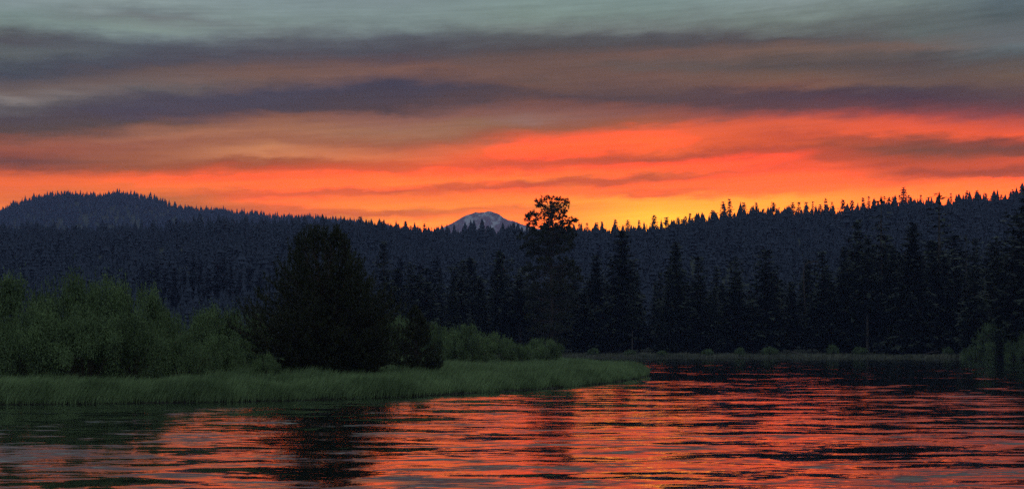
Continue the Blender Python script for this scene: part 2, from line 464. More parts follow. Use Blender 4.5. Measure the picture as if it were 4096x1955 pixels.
def poly_sd(X, Y, poly):
    """signed distance, positive inside"""
    X = np.asarray(X, float); Y = np.asarray(Y, float)
    d2 = np.full(X.shape, 1e12); inside = np.zeros(X.shape, bool)
    n = len(poly)
    for i in range(n):
        x1, y1 = poly[i]; x2, y2 = poly[(i + 1) % n]
        dx, dy = x2 - x1, y2 - y1
        tt = np.clip(((X - x1) * dx + (Y - y1) * dy) / (dx * dx + dy * dy), 0, 1)
        d2 = np.minimum(d2, (X - x1 - tt * dx) ** 2 + (Y - y1 - tt * dy) ** 2)
        c = ((y1 > Y) != (y2 > Y))
        with np.errstate(divide='ignore', invalid='ignore'):
            xi = (x2 - x1) * (Y - y1) / (y2 - y1 + 1e-12) + x1
        inside ^= c & (X < xi)
    return np.where(inside, 1, -1) * np.sqrt(d2)

def wob(X, Y):
    return 0.5 * (np.sin(X * 0.31 + 1.3 * np.sin(Y * 0.17)) + np.sin(Y * 0.23 + 1.7 * np.sin(X * 0.13)))
def land_h(X, Y):
    X = np.asarray(X, float); Y = np.asarray(Y, float)
    sd = np.maximum(poly_sd(X, Y, LAND), 1.5 - Y) + 0.5 * wob(X * 3.1, Y * 3.1) * 0.6
    z = np.clip(sd * 0.28, -1.4, 0.40)
    z = z + np.clip((sd - 2) * 0.018, 0, 0.45) + np.clip((sd - 3) * 0.04, 0, 1) * 0.10 * wob(X, Y)
    z = z + np.clip((Y - 405) / 40, 0, 1) * 1.2
    return z

# ridge ground lines as seen from the bank: photo column, row of the solid canopy
RIDGE_PX = [-900, -300, 0, 300, 600, 800, 1000, 1200, 1400, 1550, 1700, 1800, 2100, 2300, 2460, 2600, 2750, 2850, 2950, 3100, 3300, 3350, 3500, 3600, 3800, 4096, 4500, 5200]
RIDGE_PY = [940, 925, 918, 918, 908, 908, 903, 897, 893, 902, 924, 930, 936, 930, 920, 912, 897, 882, 872, 862, 852, 858, 824, 815, 814, 794, 770, 800]
RY = 1200.0
def ridge_z(X, Y):
    px = CX + F * X / Y
    return EYE + (HY - np.interp(px, RIDGE_PX, RIDGE_PY)) / F * RY - 15.0
def smooth(t_):
    t_ = np.clip(t_, 0, 1); return t_ * t_ * (3 - 2 * t_)
def hills_h(X, Y):
    X = np.asarray(X, float); Y = np.asarray(Y, float)
    zr = ridge_z(X, Y)
    z = 1.9 + (zr - 2) * smooth((Y - 440) / (RY - 440))
    back = smooth((Y - RY) / 900)
    z = z * (1 - back) + 20 * back
    z += smooth((Y - 480) / 200) * (1 - back) * (3.5 - 3.0 * smooth((Y - 800) / 300)) * (np.sin(X * 0.021 + Y * 0.006) + np.sin(X * 0.047 - Y * 0.013 + 1))
    return z

def grid_mesh(name, xs2d, ys2d, z2d, mat, smooth_=True):
    r, c = xs2d.shape
    v = np.stack([xs2d, ys2d, z2d], -1).reshape(-1, 3)
    i = np.arange(r * c).reshape(r, c)
    q = np.stack([i[:-1, :-1], i[:-1, 1:], i[1:, 1:], i[1:, :-1]], -1).reshape(-1, 4)
    return mesh_tris(name, v, q, mat, smooth_)

xs = np.unique(np.concatenate([np.linspace(-900, -130, 20), np.arange(-130, 190, 1.6), np.linspace(190, 1200, 24)]))
ys = np.unique(np.concatenate([np.linspace(-500, 0, 12), np.linspace(0, 60, 12), np.arange(60, 180, 1.0), np.arange(180, 460.1, 2.4), [460]]))
XX, YY = np.meshgrid(xs, ys)
ZZ = land_h(XX, YY)
ground = link('ground', grid_mesh('ground', XX, YY, ZZ, M_soil)); tag(ground, kind='structure')

tang = np.linspace(-1.1, 1.1, 320)
yy = np.concatenate([np.arange(456, 1300, 12.0), np.arange(1300, 2300, 50.0), np.linspace(2300, 5000, 14)])
TT, YY = np.meshgrid(tang, yy)
XX = TT * YY
ZZ = hills_h(XX, YY)
edge = (YY < 459)
ZZ = np.where(edge, land_h(XX, np.minimum(YY, 459)) - 0.02, ZZ)
hills = link('hills', grid_mesh('hills', XX, YY, ZZ, M_floor)); tag(hills, kind='structure')

# rounded wooded butte on the left, about 3 km off
HILL_PX = [-1800, -600, -200, 0, 80, 163, 240, 325, 420, 490, 570, 650, 730, 820, 900, 1024, 1200, 1350, 1500, 1800, 2200]
HILL_PY = [1150, 960, 885, 850, 820, 797, 785, 779, 779, 779, 790, 806, 826, 838, 847, 858, 872, 886, 905, 960, 1100]
HY_ = 3000.0
def butte_h(X, Y):
    px = CX + F * X / Y
    zr = EYE + (HY - np.interp(px, HILL_PX, HILL_PY)) / F * HY_ - 14
    s = smooth((Y - 1700) / (HY_ - 1700)) * (1 - smooth((Y - HY_) / 1500))
    return 10 + (zr - 10) * s + s * 3 * np.sin(X * 0.006 + Y * 0.003)
tang = np.linspace(-0.62, 0.10, 150)
yy = np.linspace(1650, 4500, 70)
TT, YY = np.meshgrid(tang, yy); XX = TT * YY
butte = link('hill', grid_mesh('hill', XX, YY, butte_h(XX, YY), M_floor)); tag(butte, kind='structure')

# the mountain, about 6 km off
MPX = [1300, 1500, 1650, 1740, 1775, 1800, 1830, 1860, 1890, 1903, 1915, 1926, 1940, 1948, 1960, 1973, 1980, 1988, 2000, 2014, 2036, 2050, 2063, 2090, 2120, 2160, 2300, 2500, 2800]
MPY = [1010, 965, 937, 920, 905, 895, 878, 862, 852, 846, 849, 846, 847, 844, 843, 846, 849, 850, 858, 870, 878, 879, 883, 895, 905, 915, 950, 985, 1030]
MY = 4200.0
from mathutils import noise as mn
txs = np.linspace((1300 - CX) / F, (2800 - CX) / F, 220)
mys = np.concatenate([np.linspace(3220, 4200, 90), np.linspace(4220, 5000, 30)])
TT, YY = np.meshgrid(txs, mys); XX = TT * YY
px = CX + F * TT
crest = EYE + (HY - np.interp(px, MPX, MPY)) / F * MY
s = np.where(YY <= MY, ((YY - 3220) / 980.0).clip(0, 1) ** 1.25, 1 - smooth((YY - MY) / 850))
ZZ = 20 + (crest - 20) * s
rel = np.zeros_like(ZZ)
for i in range(ZZ.shape[0]):
    for j in range(ZZ.shape[1]):
        q = Vector((XX[i, j] * 0.016, YY[i, j] * 0.005, 0.3))
        rel[i, j] = mn.ridged_multi_fractal(q, 0.9, 2.1, 5, 1.0, 2.0) * 0.5 - 0.5
ZZ += (rel - rel.max()) * 42 * np.clip(1 - s * 0.9, 0.06, 1) * (s > 0.02)
mount = link('mountain', grid_mesh('mountain', XX, YY, ZZ, M_mount)); tag(mount, kind='structure')

# river
wv = np.array([(-900, -500, 0), (1200, -500, 0), (1200, 458, 0), (-900, 458, 0)], float)
river = link('river', mesh_tris('river', wv, np.array([[0, 1, 2, 3]]), M_water)); tag(river, kind='structure')

# ------------------------------------------------------------------ conifers
def conifer_foliage(H, R, base, seed, whorls=34, nb=8, npos=5, size=0.55, power=0.8, jag=0.3, sparse=0.0, ntri=2):
    """feathery crown: whorls of drooping boughs carrying needle sprays"""
    r = np.random.default_rng(seed)
    out = []
    lobes = 1 + 0.18 * np.sin(np.arange(12) * 2.1 + seed)
    for w in range(whorls):
        f = (w + r.uniform(-0.4, 0.4)) / whorls
        f = min(max(f, 0), 0.985)
        z = H * (base + (1 - base) * f)
        Rz = R * ((1 - f) ** power) * (0.9 + 0.2 * math.sin(f * 23 + seed)) * r.uniform(0.8, 1.12) + 0.05 * R + 0.1
        if f < 0.12: Rz *= 0.6 + 3.3 * f
        k = max(4, int(nb * (0.55 + 0.6 * (1 - f))))
        a0 = r.uniform(0, 6.28)
        for b_ in range(k):
            if r.random() < sparse: continue
            a = a0 + 6.283 * b_ / k + r.uniform(-0.25, 0.25)
            ln = Rz * r.uniform(1 - jag, 1 + jag * 0.6)
            dr = r.uniform(0.15, 0.45) * (1 - 0.8 * f) - 0.25 * f
            m = max(2, int(npos * (0.4 + 0.7 * (1 - f))))
            tpos = (np.arange(m) + r.uniform(0.3, 1.0, m)) / m
            rad = ln * tpos
            ca, sa = math.cos(a), math.sin(a)
            P = np.stack([ca * rad, sa * rad, z - dr * rad + 0.12 * rad * tpos * 1.4], 1)
            P = np.repeat(P, ntri, 0) + r.normal(0, 0.10 * size + 0.02 * R, (m * ntri, 3))
            D = unit(np.array([ca, sa, -dr * 0.8]) + r.normal(0, 0.45, (m * ntri, 3)))
            S = unit(np.cross(D, [0, 0, 1.0]) + r.normal(0, 0.35, (m * ntri, 3)))
            sz = size * r.uniform(0.6, 1.3, (m * ntri, 1)) * (0.62 + 0.55 * (1 - f))
            out.append(np.stack([P - S * sz * 0.55 - D * sz * .3, P + S * sz * 0.55 - D * sz * .3, P + D * sz], 1))
    # leading shoot
    top = np.array([0, 0, H * 0.955])
    for q in range(5):
        a = q * 1.256; o_ = np.array([math.cos(a), math.sin(a), 0]) * 0.16 * (R / 3)
        out.append(np.array([[top - o_ , top + o_ * 0.6 + [0, 0, -0.3], top + [0, 0, H * 0.04]]]))
    return np.concatenate(out)

def low_tree(seed, whorls=8, nb=5):
    """unit tree (height 1) of few triangles for the far forest"""
    r = np.random.default_rng(seed); out = []
    for w in range(whorls):
        f = w / whorls; z = 0.12 + 0.86 * f
        Rz = (0.17 * (1 - f) ** 0.75 + 0.012) * r.uniform(0.75, 1.2)
        a0 = r.uniform(0, 6.28)
        for b_ in range(nb):
            a = a0 + 6.283 * b_ / nb + r.uniform(-0.3, 0.3); ln = Rz * r.uniform(0.65, 1.25)
            h_ = 1.55 * 0.86 / whorls
            e = np.array([math.cos(a) * ln, math.sin(a) * ln, z - 0.035])
            w_ = 0.75 * ln
            s_ = np.array([-math.sin(a), math.cos(a), 0]) * w_
            out.append([e * [0.8, 0.8, 1] - s_, e * [0.8, 0.8, 1] + s_, [0, 0, z + h_]])
            out.append([e, [0, 0, z + h_ * 0.45], [0, 0, z - 0.05]])
    out.append([[-0.012, 0, 0.9], [0.012, 0, 0.9], [0, 0, 1.02]])
    return np.array(out)

def trunk_geo(H, r0, lean=0.0, sides=7, seg=6, seed=0):
    r = np.random.default_rng(seed)
    pts = [(lean * (i / seg) ** 2 * H + r.normal(0, 0.02) * i / seg, r.normal(0, 0.02), H * i / seg - (0.4 if i == 0 else 0)) for i in range(seg + 1)]
    return tube(pts, [r0 * (1.15 if i == 0 else 1) * (1 - 0.93 * i / seg) + 0.01 for i in range(seg + 1)], sides)

def conifer_proto(H, R, base, seed, bark=None, mat=None, **kw):
    root = link('conifer_tree', None); tag(root, 'x', 'conifer')
    root.empty_display_size = 0.5
    g_ = Geo(); g_.soup(conifer_foliage(H, R, base, seed, **kw))
    link('crown', g_.mesh('conifer_crown', mat or M_needle), root)
    g_ = Geo(); g_.add(*trunk_geo(H * 0.96, 0.009 * H + 0.05, seed=seed))
    r = np.random.default_rng(seed + 50)      # dead lower limbs
    for k in range(10):
        z = H * r.uniform(0.06, max(base, 0.15) + 0.1); a = r.uniform(0, 6.28); ln = R * r.uniform(0.25, 0.6)
        g_.add(*tube([(0, 0, z), (math.cos(a) * ln * .6, math.sin(a) * ln * .6, z - .05 * ln), (math.cos(a) * ln, math.sin(a) * ln, z - 0.25 * ln)], [0.05, 0.03, 0.01], 3))
    link('trunk', g_.mesh('conifer_trunk', bark or M_bark), root)
    return root

PH = 30.0
protos = {}
# fir: full and conical; slim: narrow spire; pine: blunt rounded top; bare: pale trunk, high crown; thin: half dead
specs = {
 'fir':  [dict(H=PH, R=5.0, base=0.05, seed=11, whorls=46, nb=13, npos=7, size=0.95, power=0.72), dict(H=PH, R=4.6, base=0.03, seed=12, whorls=46, nb=13, npos=7, size=0.9, power=0.85)],
 'slim': [dict(H=PH, R=2.9, base=0.08, seed=21, whorls=42, nb=9, npos=4, size=0.85, power=0.75), dict(H=PH, R=3.4, base=0.10, seed=22, whorls=40, nb=9, npos=4, size=0.85, power=0.6)],
 'blunt':[dict(H=PH, R=3.9, base=0.10, seed=31, whorls=36, nb=10, npos=5, size=1.0, power=0.36, jag=0.4), dict(H=PH, R=3.5, base=0.14, seed=32, whorls=34, nb=10, npos=5, size=1.0, power=0.42, jag=0.45)],
 'bare': [dict(H=PH, R=3.2, base=0.38, seed=41, whorls=28, nb=9, npos=5, size=0.9, power=0.5, jag=0.4, bark=M_palebark)],
 'thin': [dict(H=PH, R=3.0, base=0.25, seed=51, whorls=26, nb=7, npos=4, size=0.65, power=0.55, jag=0.5, sparse=0.35, bark=M_palebark)],
}
for k, lst in specs.items():
    protos[k] = []
    for s_ in lst:
        b_ = s_.pop('bark', None)
        protos[k].append([conifer_proto(bark=b_, **s_), False])

def ground_z(X, Y):
    return float(land_h(X, Y)) if Y < 459 else float(hills_h(X, Y))

GEN_BANK = 'dark conifers crowding the far bank forest'
def plant(kind, px, ytop, Y, wf=1.0, label=None, group=None, store=protos, H0=PH):
    X, ztop = at(px, Y, ytop)
    gz = ground_z(X, Y)
    H = ztop - gz
    var = random.choice(store[kind])
    sxy = H / H0 * wf * (1.35 if H0 == PH else 1.1)
    o = place(var[0], (X, Y, gz - 0.1), random.uniform(0, 6.28), (sxy, sxy, H / H0), label, group, first=not var[1])
    var[1] = True
    return o

named = [
 ('slim', 1534, 960, 455, 1.0, 'faint thin conifer just right of the big riverside pine'),
 ('slim', 1852, 1034, 450, 0.9, 'slender conifer above the dark willow bushes right of the little pine'),
 ('fir', 1995, 1003, 440, 0.85, 'pointed conifer between the snowy mountain and the tall round-topped pine'),
 ('fir', 2385, 1018, 440, 0.9, 'shorter conifer wedged between the tall round-topped pine and the broad dark fir'),
 ('fir', 2488, 922, 430, 1.05, 'broad dark fir reaching the skyline, first big tree right of the round-topped pine'),
 ('fir', 2703, 968, 425, 0.85, 'sharp spire-shaped fir standing clear in the middle of the far bank'),
 ('slim', 2794, 1022, 430, 1.25, 'smaller pointed fir close on the right of the sharp spire-shaped fir'),
 ('blunt', 2942, 1026, 425, 0.95, 'narrow blunt-topped conifer left of the leaning bushy-headed one'),
 ('blunt', 3061, 992, 415, 1.3, 'bushy-headed conifer with a thick rounded top on the far bank'),
 ('bare', 3429, 880, 425, 0.9, 'tall conifer with a pale bare lower trunk, left one of the pale trunk pair'),
 ('thin', 3524, 775, 425, 1.3, 'tall half-dead conifer with sparse twiggy top breaking the skyline'),
 ('fir', 3652, 890, 400, 1.1, 'dense layered fir in front of the right ridge, left of the tallest thin conifer'),
 ('thin', 3757, 760, 420, 1.5, 'tallest thin conifer on the right, its twiggy spire above the ridge'),
 ('thin', 3865, 930, 415, 0.9, 'thin ragged conifer right of the tallest thin conifer'),
 ('blunt', 3985, 945, 390, 1.0, 'rounded dark conifer just left of the black tree at the photo edge'),
 ('blunt', 4130, 745, 370, 1.15, 'near-black massive conifer cut off by the right edge of the photo'),
 ('blunt', 4085, 830, 350, 1.3, 'black conifer leaning in at the right edge in front of the massive edge tree'),
 ('fir', 4010, 1075, 358, 1.2, 'low-branched dark conifer behind the big far bank willow'),
 ('blunt', 3900, 1060, 368, 1.2, 'dark bushy conifer left of the big far bank willow'),
 ('fir', 4160, 1000, 348, 1.2, 'dark conifer mostly outside the right edge behind the smaller willow'),
 ('slim', 3290, 1000, 420, 1.3, 'dark conifer behind the arched dead snag'),
 ('fir', 3375, 985, 420, 0.7, 'dense conifer left of the pale trunk pair'),
 ('bare', 3470, 950, 412, 0.9, 'pale bare-trunked conifer, right one of the pale trunk pair'),
 ('fir', 3570, 985, 415, 0.75, 'dark conifer filling the gap left of the dense layered fir'),
]
for k, px, yt, Y, wf, lb in named: plant(k, px, yt, Y, wf, lb)

ORD = ['first', 'second', 'third', 'fourth', 'fifth', 'sixth', 'seventh', 'eighth', 'ninth', 'tenth', 'eleventh', 'twelfth', 'thirteenth', 'fourteenth', 'fifteenth', 'sixteenth', 'seventeenth', 'eighteenth', 'nineteenth', 'twentieth', 'twenty-first', 'twenty-second', 'twenty-third', 'twenty-fourth', 'twenty-fifth']
MARKS = [(1534, 'the faint thin conifer'), (1995, 'the pointed conifer under the mountain'), (2205, 'the tall round-topped pine'),
         (2488, 'the broad dark fir'), (2703, 'the sharp spire-shaped fir'), (3061, 'the bushy-headed conifer'), (3429, 'the left pale trunk'),
         (3757, 'the tallest thin conifer'), (4130, 'the massive edge tree')]
COUNT = {}
def bank_label(w, px):
    m_ = None
    for a, la in MARKS:
        if px >= a: m_ = la
    if m_ is None:
        m_ = 'the large bushy pine'
    key = (w, m_); COUNT[key] = COUNT.get(key, -1) + 1
    return 'dark %s-row conifer on the far bank, %s right of %s' % (w, ORD[COUNT[key]], m_)
fx = [900, 1300, 1500, 1600, 1800, 2000, 2200, 2450, 2600, 2800, 3000, 3150, 3250, 3400, 3600, 3800, 4000, 4200, 4700]
fy = [1120, 1110, 1085, 1080, 1090, 1085, 1110, 1110, 1120, 1125, 1120, 1110, 1075, 1010, 990, 1000, 985, 940, 950]
for row, (Y0, n, dy) in enumerate([(424, 62, 55), (448, 62, 15), (480, 60, -15)]):
    for i in range(n):
        px = 1120 + (4520 - 1120) * (i + random.uniform(0.1, 0.9)) / n
        yt = np.interp(px, fx, fy) + dy + random.uniform(-50, 70)
        Y = Y0 + random.uniform(-9, 9)
        if px > 3700 and row == 0: Y -= 28 * min(1, (px - 3700) / 350)
        if Y < 455 and poly_sd(np.array(at(px, Y)[0]), np.array(Y), LAND) < 6: continue
        k = random.choices(['fir', 'slim', 'blunt', 'bare'], [4, 2.5, 4, 0.3])[0]
        wf = {'fir': 0.85, 'slim': 1.3, 'blunt': 1.05, 'bare': 1.1}[k] * random.uniform(0.7, 1.6)
        w = 'front' if row == 0 else 'second' if row == 1 else 'rear'
        plant(k, px, yt, Y, wf, bank_label(w, px),
              'dark conifers crowding the far bank forest, %s row' % w)

# ridge individuals: a lighter-weight tree of the same build
mid = {'r': [], 's': []}
for s_, R_ in ((61, 4.2), (62, 5.0), (63, 3.5)):
    mid['r'].append([conifer_proto(20.0, R_, 0.08, s_, whorls=24, nb=10, npos=4, size=1.15, power=0.8, jag=0.5, mat=M_far_hazed), False])
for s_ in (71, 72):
    mid['s'].append([conifer_proto(20.0, 2.8, 0.1, s_, whorls=24, nb=8, npos=4, size=0.9, power=0.75, jag=0.5, mat=M_far_hazed), False])
SKY = [
 ('skyline conifer, %s to the right of the tall round-topped pine', [(2317,890),(2348,889),(2387,890),(2407,883),(2462,876),(2511,879),(2557,879),(2587,898),(2616,861),(2666,868),(2696,883),(2712,868),(2729,876),(2742,865),(2760,850),(2782,861),(2806,860),(2847,841)]),
 ('ridge skyline conifer, %s counting right from the high pair of spires', [(2893,806),(2919,795),(2976,810),(3008,828),(3025,810),(3055,832),(3093,810),(3116,828),(3171,810),(3195,805),(3224,805),(3251,802),(3281,817),(3303,791),(3328,806)]),
 ('ridge skyline conifer, %s to the right of the deep skyline notch', [(3371,799),(3407,802),(3453,789),(3475,782),(3556,788),(3571,786),(3614,748),(3636,779),(3683,777),(3707,799)]),
 ('ridge skyline conifer, %s to the right of the tallest thin conifer', [(3804,770),(3826,788),(3867,762),(3907,761),(3942,773),(3965,782),(4006,777),(4051,757),(4086,748),(4130,752)]),
 ('small tree on the skyline left of the snowy mountain, %s going right', [(1440,866),(1477,880),(1526,886),(1590,895),(1621,884),(1642,902),(1671,903),(1697,892),(1726,908)]),
 ('small conifer in front of the snowy mountain foot, %s going right', [(1768,911),(1818,900),(1853,922),(1895,910),(1923,914),(1948,902),(1971,910),(2009,911),(2050,904)]),
 ('conifer poking above the forest edge below the wooded hill, %s going right', [(305,899),(460,903),(614,887),(679,879),(706,875),(837,893),(925,896),(1008,889),(1180,880)]),
]
for fmt, lst in SKY:
    for i, (px, yt) in enumerate(lst):
        Y = RY + random.uniform(-18, 8)
        k = 's' if random.random() < 0.35 else 'r'
        if yt < 755: k = 'r'
        X, ztop = at(px, Y, yt)
        gz = ground_z(X, Y); 
        o = plant(k, px, yt, Y, random.uniform(0.75, 1.3) * min(1.0, 30 / (ztop - gz)), fmt % ORD[i], None, mid, 20.0)
# darker stand nearer than the left forest
for i, (px, yt) in enumerate([(500,1085),(569,1050),(598,1075),(626,1058),(660,1080),(699,1066),(735,1075),(772,1029),(801,1033),(835,1070),(868,1050),(894,1013),(925,1060),(960,1085),(996,1066),(1040,1080),(1100,1050),(1600,1030),(1680,1045),(1740,1035)]):
    plant('r', px, yt, 640 + random.uniform(-30, 30), 0.85, 'dark conifer in the nearer stand behind the willow thicket, %s going right' % ORD[i] if px < 1200 else
          'dark conifer in the nearer stand behind the little pine, %s going right' % ORD[i - 17], None, mid, 20.0)

# everything else on the slopes: one mass of forest
lows = [low_tree(s_) for s_ in range(100, 106)]
def forest(name, n, yr, tr_, hfun, hr, lows_, wfac=1.0, pexp=1.0, crest=None, mat_=None):
    u = rng.random(n) ** pexp
    Y = yr[0] + (yr[1] - yr[0]) * u
    T = rng.uniform(tr_[0], tr_[1], n)
    X = T * Y
    if crest:
        m_ = crest[0]; Y[:m_] = crest[1] + rng.uniform(-crest[2], crest[2], m_); X[:m_] = T[:m_] * Y[:m_]
    Z = hfun(X, Y) - 0.3
    Hh = rng.uniform(hr[0], hr[1], n) * (0.8 + 0.4 * rng.random(n) ** 3)
    Hh = Hh * (1 + 0.16 * np.sin(X * 0.031 + 2 * np.sin(Y * 0.013)) + 0.12 * np.sin(X * 0.083 + Y * 0.051))
    A = rng.uniform(0, 6.28, n); W = Hh * wfac * rng.uniform(0.75, 1.3, n)
    g_ = Geo(); which = rng.integers(0, len(lows_), n)
    for k, T3 in enumerate(lows_):
        s_ = np.where(which == k)[0]; m_ = len(s_)
        if not m_: continue
        V = T3.reshape(-1, 3)
        c, sn = np.cos(A[s_])[:, None], np.sin(A[s_])[:, None]
        x = (V[None, :, 0] * c - V[None, :, 1] * sn) * W[s_][:, None] + X[s_][:, None]
        y = (V[None, :, 0] * sn + V[None, :, 1] * c) * W[s_][:, None] + Y[s_][:, None]
        z = V[None, :, 2] * Hh[s_][:, None] + Z[s_][:, None]
        P = np.stack([x, y, z], -1).reshape(-1, 3)
        g_.add(P, np.arange(len(P)).reshape(-1, 3))
    return link(name, g_.mesh(name, mat_))
fo = forest('forest', 11500, (500, 1225), (-0.46, 0.50), hills_h, (11.5, 16), lows, crest=(900, 1200, 18), mat_=M_far_hazed, wfac=1.2)
tag(fo, 'dense dark conifer forest covering the slopes behind the river', 'forest', kind='stuff')
lows2 = [low_tree(s_, 5, 3) for s_ in range(120, 124)]
fo = forest('forest', 9000, (1750, 3030), (-0.45, 0.0), butte_h, (13, 20), lows2, wfac=1.25, pexp=0.75, crest=(1500, 3000, 30), mat_=M_hill_hazed)
tag(fo, 'blue hazy forest covering the rounded hill at the left', 'forest', kind='stuff')

# ------------------------------------------------------------------ tall round-topped pine on the far bank
def tall_pine():
    Y = 403.0; X0, zt = at(2207, Y, 786); gz = ground_z(X0, Y)
    root = link('tall_pine', None, loc=(X0, Y, gz))
    tag(root, 'tallest pine with rounded open crown standing against the orange sky right of the mountain', 'pine tree')
    H = zt - gz
    crown = Geo(); limbs = Geo()
    ppm = F / Y
    def loc(px, py): return (px - CX) / ppm - X0, EYE + (HY - py) / ppm - gz
    C = [(2191,790,9),(2212,800,9),(2230,789,9),(2249,802,10),(2171,801,9),(2153,809,8),(2177,818,11),(2205,814,11),(2232,814,11),(2263,812,9),(2255,828,9),(2218,826,10),(2239,833,11),(2191,833,10),
         (2152,829,5),(2262,845,9),(2240,850,11),(2258,861,9),(2216,848,9),(2170,850,11),(2190,853,8),(2131,852,10),(2148,862,9),(2106,866,8),(2120,858,7),(2112,880,8),(2117,893,9),(2139,897,10),(2147,882,7),(2165,909,9),(2191,889,8),
         (2206,890,9),(2224,897,10),(2246,886,10),(2270,880,10),(2292,881,8),(2303,883,6),(2282,890,8),(2254,904,8),(2191,915,8),(2132,912,7),(2228,912,7),(2280,910,7),(2205,836,9),(2222,868,9),(2200,870,9),(2240,866,8),(2180,868,8),(2212,905,10),(2236,912,9),(2188,898,8)]
    r = np.random.default_rng(5)
    lower = []
    for py, hl, hr_ in [(922,125,95),(945,142,90),(975,120,100),(1000,95,70),(1040,92,88),(1072,118,112),(1100,105,118),(1140,80,75),(1172,112,105),(1215,100,112),(1262,95,92),(1310,75,80),(1355,50,60)]:
        for k in range(17):
            u = r.uniform(-1, 1); u = math.copysign(abs(u) ** 0.8, u)
            lower.append((2207 + (hl if u < 0 else hr_) * u, py + 16 * abs(u) ** 2 - 4 + r.normal(0, 5), r.uniform(8, 13) * (1.15 - 0.4 * abs(u))))
    for (px, py, rr) in C + lower:
        x, z = loc(px, py); rad = rr / ppm * 1.6
        hwm = 7.5
        ymax = math.sqrt(max(0.5, 49 - min(48, x * x))) * (0.85 if py < 915 else 1.0)
        y = r.uniform(-1, 1) * ymax
        n = int(200 if py < 915 else 180)
        c = np.array([x, y, z])
        # several tufts per clump
        k = 9
        tc_ = c + r.normal(0, 1, (k, 3)) * [rad * 0.55, rad * 0.55, rad * 0.38]
        P = np.repeat(tc_, n // k, 0)
        D = unit(r.normal(0, 1, P.shape) + [0, 0, 0.35])
        crown.soup(blades(P, D, r.uniform(0.45, 0.9, len(P)), 0.2))
        z0 = max(z - r.uniform(0.3, 1.6) - 0.12 * abs(x), 2)
        mid_ = c * 0.5 + np.array([0, 0, z0]) * 0.5 + [0, 0, -0.3]
        if z < 0.93 * H:
            limbs.add(*tube([(0, 0, z0), tuple(mid_), tuple(c)], [0.14, 0.09, 0.04], 4))
        else:
            limbs.add(*tube([(0, 0, H * 0.85), tuple(mid_), tuple(c)], [0.12, 0.08, 0.04], 4))
    link('crown', crown.mesh('pine_crown', M_pine), root)
    limbs.add(*tube([(0, 0, -0.5), (0.1, 0, H * .3), (-0.15, 0, H * .6), (0.2, 0, H * .8), (0.05, 0, H * 0.95)], [0.62, 0.5, 0.36, 0.24, 0.08], 9))
    link('trunk', limbs.mesh('pine_trunk', M_bark), root)
tall_pine()

# arched dead snag
def snag():
    Y = 434.0; X0, _ = at(3226, Y); gz = ground_z(X0, Y)
    root = link('dead_snag', None, loc=(X0, Y, gz))
    tag(root, 'dead leaning tree whose bare top arches over to the right', 'dead tree')
    ppm = F / Y
    pts = [(3226, 1400), (3222, 1250), (3216, 1120), (3216, 1080), (3224, 1058), (3240, 1048), (3265, 1044), (3290, 1046), (3305, 1052)]
    pp = [((px - CX) / ppm - X0, 0.2 * i, EYE + (HY - py) / ppm - gz) for i, (px, py) in enumerate(pts)]
    v, t_ = tube(pp, [0.28, 0.25, 0.22, 0.21, 0.2, 0.19, 0.16, 0.1, 0.04], 7)
    g_ = Geo(); g_.add(v, t_)
    link('trunk', g_.mesh('snag_trunk', M_bark), root)
    g_ = Geo(); r = np.random.default_rng(3)
    for k in range(26):
        i = r.integers(1, len(pp) - 1); p = np.array(pp[i]) + (np.array(pp[i + 1]) - np.array(pp[i])) * r.random()
        d_ = unit(r.normal(0, 1, 3)); ln = r.uniform(0.5, 1.6)
        g_.add(*tube([p, p + d_ * ln * 0.6, p + d_ * ln + [0, 0, -0.2]], [0.05, 0.03, 0.01], 3))
    link('branches', g_.mesh('snag_branches', M_bark), root)
snag()

